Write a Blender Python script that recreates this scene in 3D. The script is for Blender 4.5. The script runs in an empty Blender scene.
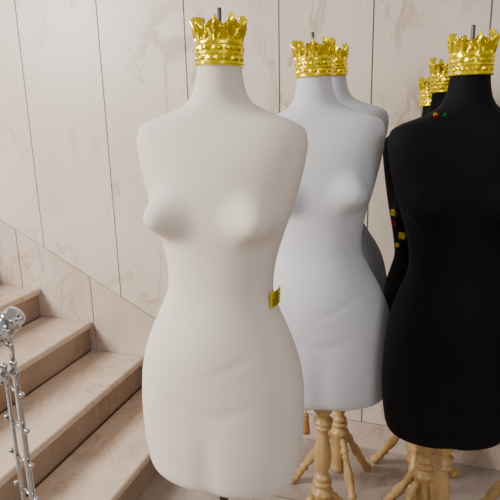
import bpy, math, random
from mathutils import Vector, Matrix, noise
random.seed(4)
COL = bpy.context.scene.collection
CAM_YAW = math.radians(18.6)

# ------------------------------------------------------------ helpers
def link(o, parent=None):
    COL.objects.link(o)
    if parent: o.parent = parent
    return o
def mesh_obj(name, verts, faces, mat=None, parent=None, smooth=False):
    me = bpy.data.meshes.new(name); me.from_pydata(verts, [], faces); me.update()
    if smooth:
        for p in me.polygons: p.use_smooth = True
    if mat: me.materials.append(mat)
    return link(bpy.data.objects.new(name, me), parent)
def box_data(x0,x1,y0,y1,z0,z1):
    v=[(x0,y0,z0),(x1,y0,z0),(x1,y1,z0),(x0,y1,z0),(x0,y0,z1),(x1,y0,z1),(x1,y1,z1),(x0,y1,z1)]
    f=[(0,3,2,1),(4,5,6,7),(0,1,5,4),(1,2,6,5),(2,3,7,6),(3,0,4,7)]
    return v,f
def bevel(o,w,seg=2):
    m=o.modifiers.new('bevel','BEVEL'); m.width=w; m.segments=seg; m.limit_method='ANGLE'
def lathe_data(profile, seg=32, p0=Vector((0,0,0)), p1=None):
    """profile: (radius, t). If p1 given t runs 0..1 from p0 to p1, otherwise t is z."""
    if p1 is None: ax=Vector((0,0,1)); L=1.0
    else: ax=(Vector(p1)-p0); L=ax.length; ax=ax.normalized()
    q=Vector((0,0,1)).rotation_difference(ax)
    v=[];f=[]
    for r,t in profile:
        for i in range(seg):
            a=2*math.pi*i/seg
            v.append(tuple(p0+q@Vector((r*math.cos(a),r*math.sin(a),t*L))))
    n=len(profile)
    for j in range(n-1):
        for i in range(seg):
            k=(i+1)%seg
            f.append((j*seg+i,j*seg+k,(j+1)*seg+k,(j+1)*seg+i))
    f.append(tuple(range(seg-1,-1,-1))); f.append(tuple((n-1)*seg+i for i in range(seg)))
    return v,f
def merge(parts):
    V=[];F=[]
    for v,f in parts:
        b=len(V); V+=list(v); F+=[tuple(i+b for i in q) for q in f]
    return V,F
def ball(c,r,seg=24):
    return lathe_data([(max(0.02*r,r*math.sin(a)),-r*math.cos(a)) for a in [math.pi*k/14 for k in range(15)]],seg,Vector(c))

# ------------------------------------------------------------ materials
def new_mat(name):
    m=bpy.data.materials.new(name); m.use_nodes=True
    nt=m.node_tree; return m,nt,nt.nodes['Principled BSDF']
def N(nt,t,**kw):
    n=nt.nodes.new(t)
    for k,v in kw.items(): setattr(n,k,v)
    return n
def ramp(nt,stops):
    r=N(nt,'ShaderNodeValToRGB'); cr=r.color_ramp
    while len(cr.elements)<len(stops): cr.elements.new(0.5)
    for e,(p,c) in zip(cr.elements,stops): e.position=p; e.color=c if len(c)==4 else (*c,1)
    return r
def marble(name, base, base2, vein, rough=0.3, scale=1.0, rot=(0,0.7,0), veinamt=0.6, tiles=None, st=(3.2,2,0.8)):
    m,nt,b=new_mat(name); L=nt.links
    tc=N(nt,'ShaderNodeTexCoord'); mp=N(nt,'ShaderNodeMapping')
    mp.inputs['Rotation'].default_value=rot; mp.inputs['Scale'].default_value=tuple(scale*q for q in st)
    L.new(tc.outputs['Object'],mp.inputs['Vector'])
    n1=N(nt,'ShaderNodeTexNoise'); n1.inputs['Scale'].default_value=1.6; n1.inputs['Detail'].default_value=8; n1.inputs['Distortion'].default_value=0.6
    L.new(mp.outputs[0],n1.inputs['Vector'])
    r1=ramp(nt,[(0.3,base2),(0.7,base)]); L.new(n1.outputs['Fac'],r1.inputs[0])
    n2=N(nt,'ShaderNodeTexNoise'); n2.inputs['Scale'].default_value=1.1; n2.inputs['Detail'].default_value=7; n2.inputs['Distortion'].default_value=1.1
    n2.inputs['Roughness'].default_value=0.6
    L.new(mp.outputs[0],n2.inputs['Vector'])
    rv=ramp(nt,[(0.478,(0,0,0)),(0.497,(1,1,1)),(0.503,(1,1,1)),(0.53,(0,0,0))]); L.new(n2.outputs['Fac'],rv.inputs[0])
    n3=N(nt,'ShaderNodeTexNoise'); n3.inputs['Scale'].default_value=2.3; n3.inputs['Detail'].default_value=2
    L.new(tc.outputs['Object'],n3.inputs['Vector'])
    r3=ramp(nt,[(0.42,(0,0,0)),(0.6,(1,1,1))]); L.new(n3.outputs['Fac'],r3.inputs[0])
    mu=N(nt,'ShaderNodeMath',operation='MULTIPLY'); L.new(rv.outputs[0],mu.inputs[0]); L.new(r3.outputs[0],mu.inputs[1])
    mu2=N(nt,'ShaderNodeMath',operation='MULTIPLY'); L.new(mu.outputs[0],mu2.inputs[0]); mu2.inputs[1].default_value=veinamt
    mx=N(nt,'ShaderNodeMix',data_type='RGBA'); L.new(mu2.outputs[0],mx.inputs[0]); L.new(r1.outputs[0],mx.inputs[6]); mx.inputs[7].default_value=(*vein,1)
    out=mx.outputs[2]
    if tiles:
        bt=N(nt,'ShaderNodeTexBrick'); bt.offset=0; bt.inputs['Scale'].default_value=1; bt.inputs['Brick Width'].default_value=tiles; bt.inputs['Row Height'].default_value=tiles
        bt.inputs['Mortar Size'].default_value=0.003; bt.inputs['Color1'].default_value=(1,1,1,1); bt.inputs['Color2'].default_value=(0.93,0.93,0.93,1); bt.inputs['Mortar'].default_value=(0.45,0.42,0.4,1)
        L.new(tc.outputs['Object'],bt.inputs['Vector'])
        m2=N(nt,'ShaderNodeMix',data_type='RGBA'); m2.blend_type='MULTIPLY'; m2.inputs[0].default_value=1
        L.new(out,m2.inputs[6]); L.new(bt.outputs['Color'],m2.inputs[7]); out=m2.outputs[2]
    L.new(out,b.inputs['Base Color']); b.inputs['Roughness'].default_value=rough
    return m
def fabric(name,c,rough=0.85,bump=0.15,sheen=0.05,spec=0.15):
    m,nt,b=new_mat(name); L=nt.links
    tc=N(nt,'ShaderNodeTexCoord'); n=N(nt,'ShaderNodeTexNoise'); n.inputs['Scale'].default_value=6; n.inputs['Detail'].default_value=3
    L.new(tc.outputs['Object'],n.inputs['Vector'])
    r=ramp(nt,[(0.3,tuple(x*0.94 for x in c)),(0.7,c)]); L.new(n.outputs['Fac'],r.inputs[0]); L.new(r.outputs[0],b.inputs['Base Color'])
    n2=N(nt,'ShaderNodeTexNoise'); n2.inputs['Scale'].default_value=600; L.new(tc.outputs['Object'],n2.inputs['Vector'])
    bp=N(nt,'ShaderNodeBump'); bp.inputs['Strength'].default_value=bump; bp.inputs['Distance'].default_value=0.001
    L.new(n2.outputs['Fac'],bp.inputs['Height']); L.new(bp.outputs[0],b.inputs['Normal'])
    b.inputs['Roughness'].default_value=rough; b.inputs['Sheen Weight'].default_value=sheen
    b.inputs['Specular IOR Level'].default_value=spec
    return m
def metal(name,c,rough,bump=0.0,bscale=60,met=1.0):
    m,nt,b=new_mat(name); L=nt.links
    b.inputs['Metallic'].default_value=met; b.inputs['Roughness'].default_value=rough
    tc=N(nt,'ShaderNodeTexCoord'); n=N(nt,'ShaderNodeTexNoise'); n.inputs['Scale'].default_value=bscale; n.inputs['Detail'].default_value=3
    L.new(tc.outputs['Object'],n.inputs['Vector'])
    r=ramp(nt,[(0.3,tuple(x*0.85 for x in c)),(0.7,c)]); L.new(n.outputs['Fac'],r.inputs[0]); L.new(r.outputs[0],b.inputs['Base Color'])
    if bump:
        bp=N(nt,'ShaderNodeBump'); bp.inputs['Strength'].default_value=bump; bp.inputs['Distance'].default_value=0.003
        L.new(n.outputs['Fac'],bp.inputs['Height']); L.new(bp.outputs[0],b.inputs['Normal'])
    return m
def wood(name,c1,c2):
    m,nt,b=new_mat(name); L=nt.links
    tc=N(nt,'ShaderNodeTexCoord'); mp=N(nt,'ShaderNodeMapping'); mp.inputs['Scale'].default_value=(30,30,4); L.new(tc.outputs['Object'],mp.inputs[0])
    n=N(nt,'ShaderNodeTexNoise'); n.inputs['Scale'].default_value=2; n.inputs['Detail'].default_value=5; L.new(mp.outputs[0],n.inputs['Vector'])
    r=ramp(nt,[(0.3,c1),(0.7,c2)]); L.new(n.outputs['Fac'],r.inputs[0]); L.new(r.outputs[0],b.inputs['Base Color'])
    b.inputs['Roughness'].default_value=0.35
    return m
M_wall=marble('wall_marble',(0.77,0.66,0.555),(0.66,0.555,0.455),(0.38,0.25,0.15),0.36,1.0,(0.0,0.65,0.0),0.6,st=(2.0,1.5,1.0))
M_skirt=marble('skirting_marble',(0.68,0.56,0.465),(0.55,0.44,0.36),(0.33,0.20,0.14),0.32,2.0,(0.0,0.65,0.0),0.6,st=(2.0,1.5,1.0))
M_groove=marble('groove',(0.36,0.30,0.25),(0.30,0.25,0.20),(0.3,0.2,0.14),0.6)
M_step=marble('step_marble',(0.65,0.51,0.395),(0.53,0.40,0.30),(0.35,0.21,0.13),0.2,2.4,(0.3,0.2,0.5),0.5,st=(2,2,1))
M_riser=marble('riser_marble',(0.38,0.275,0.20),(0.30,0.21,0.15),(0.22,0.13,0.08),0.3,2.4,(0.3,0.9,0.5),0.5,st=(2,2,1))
M_floor=marble('floor_marble',(0.42,0.35,0.295),(0.28,0.23,0.19),(0.18,0.13,0.10),0.2,2.2,(0.2,0.3,0.4),0.5,tiles=0.6,st=(2,2,1))
M_cream=fabric('cream_jersey',(0.85,0.745,0.65))
M_white=fabric('white_jersey',(0.64,0.64,0.68))
M_grey=fabric('pale_grey_jersey',(0.52,0.53,0.58))
M_black=fabric('black_jersey',(0.0035,0.0035,0.005),0.7,0.1,0.0,0.13)
M_gold=metal('gold_plastic',(1.0,0.77,0.0),0.25,0.3,60,0.84)
M_red=metal('red_foil',(0.5,0.03,0.02),0.4)
M_green=metal('green_foil',(0.03,0.3,0.06),0.4)
M_chrome=metal('chrome',(0.55,0.55,0.57),0.12)
M_dark=metal('dark_metal',(0.12,0.11,0.11),0.4)
M_wood=wood('beech_wood',(0.40,0.235,0.085),(0.57,0.36,0.145))
M_cord=wood('tan_cord',(0.25,0.11,0.03),(0.42,0.20,0.06))

# ------------------------------------------------------------ room
WY=2.23
def slope(x): return max(0.48+0.533*(-1.63-x)+0.25, 0.13)
joints=[-4.0,-3.16,-2.74,-2.31,-1.879,-1.443,-1.02,-0.605,-0.232,0.18,0.60,1.02,1.44,2.4]
def prism(poly, y0, y1):
    n=len(poly); v=[(x,y0,z) for x,z in poly]+[(x,y1,z) for x,z in poly]
    f=[tuple(range(n)),tuple(range(2*n-1,n-1,-1))]
    for i in range(n):
        k=(i+1)%n; f.append((k,i,n+i,n+k))
    return v,f
parts=[]; g=0.003
XK=-1.63+ (0.48+0.25-0.13)/0.533   # where the slanted border meets the level skirting
for a,b in zip(joints[:-1],joints[1:]):
    pts=[(a+g,3.4),(a+g,slope(a)+g)]
    if a<XK<b: pts.append((XK,0.13+g))
    pts+=[(b-g,slope(b)+g),(b-g,3.4)]
    parts.append(prism(pts,WY,WY+0.03))
nup=sum(len(p[1]) for p in parts)
sk=[-4.0,-3.4,-2.9,-2.4,-2.05,-1.62,-1.25,-0.8,-0.4,0.1,0.7,1.3,2.4]
for a,b in zip(sk[:-1],sk[1:]):
    pts=[(a+g,slope(a)-g),(a+g,0.0)]
    pts+=[(b-g,0.0),(b-g,slope(b)-g)]
    if a<XK<b: pts.append((XK,0.13-g))
    parts.append(prism(pts,WY,WY+0.03))
npan=sum(len(p[1]) for p in parts)
parts.append(box_data(-4.0,2.4,WY+0.006,WY+0.12,0,3.4))
V,F=merge(parts)
w=mesh_obj('wall_back',V,F,M_wall); w.data.materials.append(M_groove); w.data.materials.append(M_skirt)
for i,p in enumerate(w.data.polygons):
    if i>=npan: p.material_index=1
    elif i>=nup: p.material_index=2
w['kind']='structure'
v,f=box_data(-4,2.4,-3,WY,-0.1,0)
fl=mesh_obj('floor',v,f,M_floor); fl['kind']='structure'

# staircase
SX,RUN,RISE=-1.03,0.30,0.16
Y0,Y1=1.10,WY-0.002
prof=[(SX-0.045,0.0)]
NS=9
for i in range(NS):
    prof.append((SX-0.045-RUN*i,RISE*(i+1)-0.036)); prof.append((SX-0.045-RUN*(i+1),RISE*(i+1)-0.036))
prof.append((SX-0.045-RUN*NS,0.0))
v,f=prism(prof[::-1],Y0+0.01,Y1)
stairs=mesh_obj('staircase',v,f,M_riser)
stairs['label']='beige marble staircase rising along the panelled wall'; stairs['category']='staircase'
for i in range(NS):
    nx=SX-RUN*i; z=RISE*(i+1)
    v,f=box_data(nx-RUN-0.02,nx,Y0,Y1,z-0.035,z)
    o=mesh_obj('stair_tread',v,f,M_step,stairs); bevel(o,0.011,4)
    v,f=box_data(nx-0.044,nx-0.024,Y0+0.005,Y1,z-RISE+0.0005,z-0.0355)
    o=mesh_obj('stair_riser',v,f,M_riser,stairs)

# ------------------------------------------------------------ railing
def tube(p0,p1,r,seg=20): return lathe_data([(r*0.8,0),(r,0.004),(r,0.996),(r*0.8,1)],seg,Vector(p0),Vector(p1))
rail=bpy.data.objects.new('stair_railing',None); link(rail); rail.location=(-1.11,1.15,0.16)
rail['label']='chrome tube stair railing with ball fittings beside the marble steps'; rail['category']='railing'
def rp(*p): return Vector((p[0]+1.11,p[1]-1.15,p[2]-0.16))
P1=(-1.128,1.15); P2=(-1.190,1.175)
for (px,py),top,rr in [(P1,0.82,.010),(P2,0.79,.007)]:
    a=rp(px,py,0.161); H=top-0.161
    v,f=lathe_data([(0.03,0),(0.03,0.008),(0.012,0.02),(rr,0.03),(rr,H-0.05),(0.014,H-0.045),(0.014,H-0.03),(0.007,H-0.02),(0.012,H-0.008),(0.009,H+0.002),(0.003,H+0.006)],24,a)
    mesh_obj('railing_post',v,f,M_chrome,rail,True)
dv=(Vector((P2[0]-P1[0],P2[1]-P1[1],0))).normalized()
for z in (0.36,0.48,0.60,0.72):
    s=rp(P1[0]-dv.x*0.026,P1[1]-dv.y*0.026,z); e=rp(P2[0]+dv.x*0.035,P2[1]+dv.y*0.035,z)
    v,f=merge([tube(s,e,0.0055),ball(s,0.009),ball(e,0.009)])
    mesh_obj('railing_crossbar',v,f,M_chrome,rail,True)
A=rp(-1.105,1.165,0.965); B=rp(-1.26,0.84,0.70); dA=(B-A).normalized()
v,f=merge([tube(A,B,0.031,36), lathe_data([(0.001,-0.014),(0.016,-0.012),(0.027,-0.006),(0.032,0.002),(0.033,0.02),(0.036,0.022),(0.036,0.034),(0.033,0.036),(0.033,0.066),(0.037,0.068),(0.037,0.078),(0.031,0.080)],36,A,A+dA)])
mesh_obj('handrail',v,f,M_chrome,rail,True)
v,f=merge([tube(A+dA*0.03,rp(*P1,0.815),0.0065),ball(rp(-1.126,1.145,0.875),0.012)]); mesh_obj('handrail_bracket',v,f,M_chrome,rail,True)

# ------------------------------------------------------------ dress form torso
# z relative to shoulder line, half width, front depth, back depth, superellipse exponent
TAB=[( .130,.047,.047,.047,2.0),( .090,.0495,.049,.050,2.0),( .055,.057,.054,.056,2.0),( .032,.072,.058,.062,2.0),
( .018,.096,.061,.066,2.0),( .006,.126,.063,.068,2.1),(-.006,.160,.065,.070,2.4),(-.022,.186,.069,.076,2.6),
(-.050,.194,.076,.083,2.6),(-.080,.192,.083,.090,2.4),(-.110,.187,.088,.096,2.3),(-.150,.178,.093,.100,2.2),
(-.200,.164,.095,.099,2.15),(-.250,.148,.093,.094,2.1),(-.300,.134,.090,.087,2.1),(-.350,.126,.090,.083,2.1),
(-.390,.127,.092,.083,2.1),(-.430,.142,.099,.090,2.1),(-.480,.166,.107,.104,2.15),(-.530,.186,.112,.118,2.2),
(-.580,.199,.114,.127,2.2),(-.630,.205,.113,.129,2.2),(-.690,.207,.111,.126,2.2),(-.750,.204,.109,.120,2.2),
(-.800,.198,.106,.114,2.2),(-.838,.189,.102,.109,2.2),(-.857,.176,.095,.101,2.2),(-.867,.152,.081,.086,2.2),(-.870,.115,.06,.06,2.1)]
def row_at(t):
    n=len(TAB)-1; i=min(int(t),n-1); u=t-i
    p=[TAB[max(i-1,0)],TAB[i],TAB[i+1],TAB[min(i+2,n)]]
    return [0.5*((2*p[1][k])+(-p[0][k]+p[2][k])*u+(2*p[0][k]-5*p[1][k]+4*p[2][k]-p[3][k])*u*u+(-p[0][k]+3*p[1][k]-3*p[2][k]+p[3][k])*u**3) for k in range(5)]
def pt(row,th):
    z,a,bf,bb,n=row
    c,s=math.cos(th),math.sin(th)
    x=a*math.copysign(abs(c)**(2/n),c); b=bf if s<0 else bb
    y=b*math.copysign(abs(s)**(2/n),s)
    if y<0:
        fr=min(1,-y/0.035)
        x0=x
        for sg in (-1,1):
            dz=z+0.216; sz=0.042 if dz>0 else 0.034
            q=((x0-sg*0.094)/0.040)**2+(dz/sz)**2
            e=0.044*math.exp(-q**1.3*0.75)*fr
            y-=e; x+=sg*0.62*e
        y-=0.008*math.exp(-(x/0.08)**2-((z+0.50)/0.08)**2)*fr
        # faint jersey creases over belly and hips
        y+=0.0020*math.exp(-((z+0.655+abs(x)*-0.25)/0.014)**2-(x/0.10)**4)*fr
        y+=0.0016*math.exp(-((z+0.56-x*0.5)/0.010)**2-((x-.05)/0.06)**4)*fr
        y+=0.0016*math.exp(-((z+0.60+x*0.4)/0.010)**2-((x+.06)/0.05)**4)*fr
        y+=0.006*math.exp(-(x/0.03)**2)*fr*max(0,min(1,(-z-0.64)/0.12))
    return (x,y,z)
SEG=160; SUB=6
def torso_mesh(name,mat,sx=1.0,zl=1.0,waist=1.0,hip=1.0):
    V=[];F=[];nr=(len(TAB)-1)*SUB+1
    for j in range(nr):
        r=row_at(j/SUB)
        wm=1-(1-waist)*math.exp(-((r[0]+.33)/.14)**2)
        s=max(0,min(1,(-r[0]-.4)/.2)); wm*=1-(1-hip)*s*s*(3-2*s)
        for i in range(SEG):
            x,y,z=pt(r,2*math.pi*i/SEG)
            if z<-.39: z=-.39+(z+.39)*zl
            V.append((x*sx*wm,y*sx,z))
    for j in range(nr-1):
        for i in range(SEG):
            k=(i+1)%SEG; F.append((j*SEG+i,(j+1)*SEG+i,(j+1)*SEG+k,j*SEG+k))
    F.append(tuple(range(SEG))); F.append(tuple((nr-1)*SEG+i for i in range(SEG-1,-1,-1)))
    me=bpy.data.meshes.new(name); me.from_pydata(V,[],F); me.update()
    for p in me.polygons: p.use_smooth=True
    me.materials.append(mat); return me
# ---- crown cap (z relative to the shoulder line too)
def cap_mesh():
    V=[];F=[];S=192
    zs=[i/44 for i in range(45)]
    for t in zs:
        z=0.104+0.048*t
        for i in range(S):
            a=2*math.pi*i/S
            r=0.0500
            if t<0.16: r+=0.0038*math.sin(t/0.16*math.pi)**0.5
            elif t>0.86: r+=0.002
            elif 0.44<t<0.56: r+=0.0038*math.sin((t-.44)/0.12*math.pi)**0.5
            else:
                tt=(t-0.16)/0.28 if t<0.5 else (t-0.56)/0.30
                r+=0.0036*(0.5+0.5*math.cos(a*12+(0 if t<.5 else math.pi)))*math.sin(max(0,min(1,tt))*math.pi)
            r+=0.0008*noise.noise(Vector((math.cos(a)*4,math.sin(a)*4,z*90)))
            V.append((r*math.cos(a),r*math.sin(a),z))
    n=len(zs)
    for j in range(n-1):
        for i in range(S):
            k=(i+1)%S; F.append((j*S+i,j*S+k,(j+1)*S+k,(j+1)*S+i))
    F.append(tuple(range(S-1,-1,-1)))
    prev=(n-1)*S
    for q in range(1,11):      # pleated dome that fills the crown
        aa=q/10*math.pi/2; s=len(V)
        for i in range(S):
            a=2*math.pi*i/S; rr=0.048*math.cos(aa)*(1+0.07*math.cos(8*a)) if q<10 else 0.004
            V.append((rr*math.cos(a),rr*math.sin(a),0.152+0.036*math.sin(aa)))
        for i in range(S):
            k=(i+1)%S; F.append((prev+i,prev+k,s+k,s+i))
        prev=s
    F.append(tuple(prev+i for i in range(S)))
    me=bpy.data.meshes.new('crown_cap'); me.from_pydata(V,[],F); me.update()
    for p in me.polygons: p.use_smooth=True
    me.materials.append(M_gold); return me
def leaf_mesh(seed):
    """one foil leaf: broad lobed petal with a folded, pointed, slightly flared tip"""
    V=[];F=[];NU,NV=18,30
    hh=(0.0,-0.006,0.003,-0.003,0.001)[seed%5]
    for side in (0,1):
        for j in range(NV+1):
            t=j/NV
            w=0.0150+0.0075*math.exp(-((t-0.60)/0.17)**2)-0.0045*math.exp(-((t-0.25)/0.11)**2)
            if t>0.70: w*=max(0.12,1-((t-0.70)/0.30)**1.5*0.9)
            zz=0.144+(0.058+hh)*t
            rad=0.0512+0.0035*math.sin(t*math.pi*0.5)+0.005*max(0,t-0.45)/0.55-0.010*max(0,t-0.85)/0.15
            for i in range(NU+1):
                u=i/NU*2-1
                x=u*w
                nz=noise.noise(Vector((x*110+seed*7.3,t*4.2,seed*3.1)))
                fold=0.0048*math.cos(u*math.pi*2)*math.sin(min(1,t*1.3)*math.pi/2)
                y=-(rad+fold+0.0035*nz*t)+0.008*u*u
                z=zz-0.008*abs(u)**2*t+0.003*noise.noise(Vector((x*160,seed*5.0,0.3)))*t
                V.append((x,y+(0.003 if side else 0),z))
    st=(NU+1)*(NV+1)
    for j in range(NV):
        for i in range(NU):
            a=j*(NU+1)+i
            F.append((a,a+1,a+NU+2,a+NU+1)); F.append((st+a,st+a+NU+1,st+a+NU+2,st+a+1))
    for j in range(NV):
        a=j*(NU+1); c=a+NU+1; F.append((a,c,st+c,st+a))
        a+=NU;c+=NU; F.append((a,st+a,st+c,c))
    for i in range(NU):
        F.append((i,st+i,st+i+1,i+1)); a=NV*(NU+1)+i; F.append((a,a+1,st+a+1,st+a))
    me=bpy.data.meshes.new('crown_leaf'); me.from_pydata(V,[],F); me.update()
    for p in me.polygons: p.use_smooth=True
    me.materials.append(M_gold); return me
CAP=cap_mesh(); LEAVES=[leaf_mesh(s) for s in range(5)]
v,f=lathe_data([(0.005,0.180),(0.005,0.218),(0.0038,0.221)],16)
ROD=bpy.data.meshes.new('finial_rod'); ROD.from_pydata(v,[],f); ROD.materials.append(M_dark)
# ---- wooden stand; z measured from the floor
def column_mesh(H,mat):
    p=[(0.020,0.10),(0.030,0.105),(0.034,0.125),(0.026,0.145),(0.032,0.16),(0.033,0.20),(0.033,0.27),(0.036,0.275),(0.036,0.285),(0.024,0.29),(0.020,0.30)]
    top=H-0.004
    for zc,rb in ((0.315,0.031),(0.335,0.026)):
        p+=[(0.019,zc-0.01),(rb,zc-0.005),(rb+0.001,zc),(rb,zc+0.005),(0.019,zc+0.01)]
    z0,z1=0.352,top-0.11
    for k in range(9):
        t=k/8; p.append((0.016+0.012*math.sin(t**0.7*math.pi),z0+(z1-z0)*t))
    for zc,rb in ((top-0.098,0.028),(top-0.078,0.032)):
        p+=[(0.018,zc-0.009),(rb,zc-0.004),(rb,zc+0.004),(0.018,zc+0.009)]
    p+=[(0.018,top-0.062),(0.024,top-0.05),(0.034,top-0.035),(0.035,top-0.012),(0.031,top)]
    v,f=lathe_data(p,36); me=bpy.data.meshes.new('stand_column'); me.from_pydata(v,[],f)
    for q in me.polygons: q.use_smooth=True
    me.materials.append(mat); return me
v,f=lathe_data([(r*.86,t) for r,t in [(0.010,0),(0.012,0.03),(0.017,0.06),(0.012,0.10),(0.019,0.14),(0.021,0.17),(0.012,0.20),(0.018,0.23),(0.012,0.26),(0.015,0.33),(0.022,0.46),(0.022,0.55),(0.013,0.68),(0.021,0.71),(0.021,0.74),(0.012,0.77),(0.019,0.82),(0.019,0.93),(0.015,1)]],24,Vector((0.034,0,0.265)),Vector((0.185,0,0.018)))
V,F=merge([(v,f),ball((0.19,0,0.02),0.0198)])
LEG=bpy.data.meshes.new('stand_leg'); LEG.from_pydata(V,[],F)
for q in LEG.polygons: q.use_smooth=True
LEG.materials.append(M_wood)

BODYM={}
def dress_form(x,y,rot,mat,label,drop=0.0,sx=1.0,metalstand=False,legrot=0.0,zl=1.0,lean=0.0,waist=1.0,hip=1.0,nleg=4):
    root=bpy.data.objects.new('dress_form',None); link(root)
    root.location=(x,y,0); root.rotation_euler=(0,0,rot); root.empty_display_size=0.2
    root['label']=label; root['category']='mannequin'; root['group']='crown-topped dress forms'
    zs=1.5-drop
    t=bpy.data.objects.new('torso',torso_mesh('torso',mat,sx,zl,waist,hip)); link(t,root)
    c=bpy.data.objects.new('neck_cap',CAP); link(c,root); c['label']='ornate gold crown-shaped neck cap'
    # the body can lean a little on its pole (pivot at its base)
    ax=Matrix.Rotation(-rot,3,'Z')@Vector((-math.sin(CAM_YAW),math.cos(CAM_YAW),0))
    piv=Vector((0,0,zs-.8))
    LM=Matrix.Translation(piv)@Matrix.Rotation(lean,4,ax)@Matrix.Translation(-piv)@Matrix.Translation((0,0,zs))
    for o in (t,c): o.matrix_local=LM
    BODYM[root.name]=LM
    off=random.uniform(0,.7)
    for i in range(9):
        l=bpy.data.objects.new('crown_leaf',LEAVES[(i*2)%5]); link(l,c); l.rotation_euler=(0,0,i*math.pi*2/9+off)
    l=bpy.data.objects.new('finial_rod',ROD); link(l,c)
    H=zs-.39-.48*zl+0.003
    if metalstand:
        v,f=lathe_data([(0.012,0.02),(0.012,H-0.03),(0.02,H-0.028),(0.02,H)],24)
        mesh_obj('stand_pole',v,f,M_dark,root,True)
        v,f=lathe_data([(0.14,0.0),(0.145,0.006),(0.14,0.014),(0.03,0.022),(0.02,0.04),(0.012,0.045)],48)
        mesh_obj('stand_base',v,f,M_dark,root,True)
    else:
        o=bpy.data.objects.new('stand_column',column_mesh(H,M_wood)); link(o,root)
        for i in range(nleg):
            o=bpy.data.objects.new('stand_leg',LEG); link(o,root); o.rotation_euler=(0,0,legrot-rot+i*math.pi*2/nleg)
    return root,t
R=math.radians
main,tm=dress_form(-.463,1.113,CAM_YAW+R(-17),M_cream,'cream fabric dress form with gold crown cap beside marble steps',0,1.0,True,zl=1.055,lean=R(1.8))
sec,ts=dress_form(-.282,1.534,CAM_YAW+R(-10),M_white,'cool white dress form with gold crown cap on wooden stand',0.004,.98,False,R(30),lean=R(-2.2),zl=1.01,hip=1.04)
thi,tt=dress_form(-.283,1.90,CAM_YAW+R(-3),M_grey,'pale grey dress form with gold crown cap near marble wall',-.020,.96,False,R(60),lean=R(-3.0),waist=.66,hip=.88,nleg=3)
b1,tb1=dress_form(.082,1.472,CAM_YAW+R(-9),M_black,'black dress form with gold crown cap, fully visible shoulders',.022,.975,False,R(20),zl=1.025,hip=.90)
b2,tb2=dress_form(.040,1.722,CAM_YAW+R(-12),M_black,'black dress form with gold tags on its side',.052,.92,False,R(50),waist=1.16,hip=.92,lean=R(.0))
b3,tb3=dress_form(.005,2.035,CAM_YAW+R(-60),M_black,'black dress form standing close to the marble wall',.085,.80,False,R(-90),nleg=3)
b4,tb4=dress_form(.40,1.90,CAM_YAW+R(-10),M_black,'black dress form mostly hidden behind another black form',.05,.84,False,R(10))

# ---- gold tags
def tag(root,sx,zrel,camang,size,mat,name='gold_tag',lift=0.003,rough=1.0,ribs=12.5):
    """ribbed foil tag wrapped on the torso surface"""
    th=camang-root.rotation_euler[2]
    best=min((abs(row_at(k/SUB)[0]-zrel),k) for k in range((len(TAB)-1)*SUB))[1]
    r=row_at(best/SUB); r=[zrel]+r[1:]
    V=[];F=[];NU,NV=40,32; W,Hh=size
    for j in range(NV+1):
        for i in range(NU+1):
            u=i/NU-0.5; vv=j/NV-0.5
            x,y,z=pt(r,th+u*W/0.12)
            n=Vector((x,y,0)).normalized()
            off=lift+0.0040*abs(math.sin(vv*ribs))+rough*(0.0025*abs(math.sin(u*16))+0.003*noise.noise(Vector((u*9,vv*9,zrel*50))))
            V.append((x*sx+n.x*off,y*sx+n.y*off,z+vv*Hh*(1+rough*(0.15*math.cos(u*22)+.2*noise.noise(Vector((u*7,zrel*31,2)))))))
    for j in range(NV):
        for i in range(NU):
            a=j*(NU+1)+i; F.append((a,a+1,a+NU+2,a+NU+1))
    o=mesh_obj(name,V,F,mat,root,True); o.matrix_local=BODYM[root.name]
    s=o.modifiers.new('solid','SOLIDIFY'); s.thickness=0.003
    return o
tag(main,1,-.395,CAM_YAW+R(-22),(0.064,0.038),M_gold,lift=0.010,rough=.12,ribs=12.56)
for z,a,m,sz in [(-.235,206,M_gold,(.022,.018)),(-.31,204,M_gold,(.022,.022)),(-.275,192,M_red,(.02,.018)),(-.345,190,M_gold,(.018,.012))]:
    tag(b2,1.02,z,CAM_YAW+R(a),sz,m,'gold_tag' if m is M_gold else 'foil_tag')
for z,a,m,sz in [(.010,216,M_red,(.012,.005)),(.013,226,M_green,(.010,.005)),(.016,207,M_gold,(.008,.004))]:
    tag(b1,.975,z,CAM_YAW+R(a),sz,m,'gold_tag' if m is M_gold else 'foil_tag',lift=.001,rough=.3)
# tassel hanging under the white form
tp=Matrix.Rotation(-sec.rotation_euler[2],3,'Z')@(Matrix.Rotation(CAM_YAW,3,'Z')@Vector((-.060,-.06,0)))
v,f=merge([tube((tp.x,tp.y,.635),(tp.x,tp.y,.60),0.0015,10),ball((tp.x,tp.y,.597),0.008,16),
  lathe_data([(0.006,.535),(0.012,.538),(0.010,.56),(0.007,.582),(0.0085,.587),(0.006,.592)],20,Vector((tp.x,tp.y,0)))])
mesh_obj('tassel',v,f,M_cord,sec,True)

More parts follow.
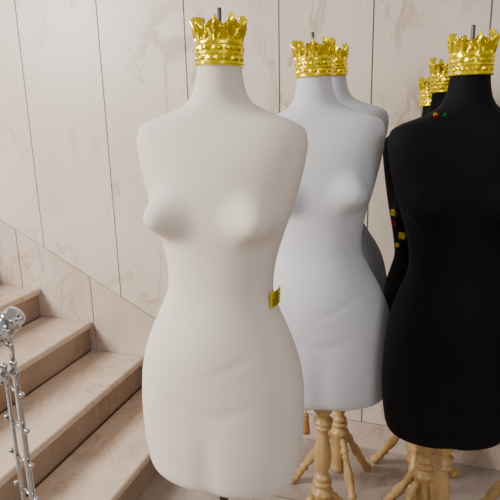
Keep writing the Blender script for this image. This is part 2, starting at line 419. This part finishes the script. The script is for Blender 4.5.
# ------------------------------------------------------------ light
wd=bpy.data.worlds.new('world'); bpy.context.scene.world=wd; wd.use_nodes=True
nt=wd.node_tree; bg=nt.nodes['Background']
tc=N(nt,'ShaderNodeTexCoord'); sp=N(nt,'ShaderNodeSeparateXYZ'); nt.links.new(tc.outputs['Generated'],sp.inputs[0])
r=ramp(nt,[(0.0,(0.10,0.085,0.07)),(0.45,(0.30,0.275,0.25)),(0.75,(0.92,0.88,0.85)),(1,(0.88,0.85,0.83))])
mr=N(nt,'ShaderNodeMapRange'); mr.inputs[1].default_value=-1; nt.links.new(sp.outputs[2],mr.inputs[0]); nt.links.new(mr.outputs[0],r.inputs[0])
nt.links.new(r.outputs[0],bg.inputs[0]); bg.inputs[1].default_value=0.54
def area(name,loc,target,size,e,c):
    l=bpy.data.lights.new(name,'AREA'); l.shape='RECTANGLE'; l.size,l.size_y=size; l.energy=e; l.color=c
    o=bpy.data.objects.new(name,l); link(o); o.location=loc
    o.rotation_euler=(Vector(target)-Vector(loc)).to_track_quat('-Z','Y').to_euler(); return o
area('entrance_daylight',(-3.2,-0.3,2.6),(-0.4,1.4,0.8),(1.1,1.3),195,(1,0.96,0.91))
area('shop_window_daylight',(1.6,-1.6,2.4),(-.2,1.6,1.0),(1.2,1.6),30,(0.97,0.97,1))

# ------------------------------------------------------------ camera
cd=bpy.data.cameras.new('camera'); cam=bpy.data.objects.new('camera',cd); link(cam)
cd.sensor_width=36; cd.lens=36*536/500; cd.clip_start=0.05
p=math.radians(14); rho=math.radians(1.4)
fh=Vector((-math.sin(CAM_YAW),math.cos(CAM_YAW),0)); r0=Vector((math.cos(CAM_YAW),math.sin(CAM_YAW),0))
fw=fh*math.cos(p)-Vector((0,0,math.sin(p))); u0=r0.cross(fw)
rt=r0*math.cos(rho)-u0*math.sin(rho); up=u0*math.cos(rho)+r0*math.sin(rho)
m=Matrix((rt,up,-fw)).transposed().to_4x4(); m.translation=Vector((0,0,1.5))
cam.matrix_world=m
bpy.context.scene.camera=cam
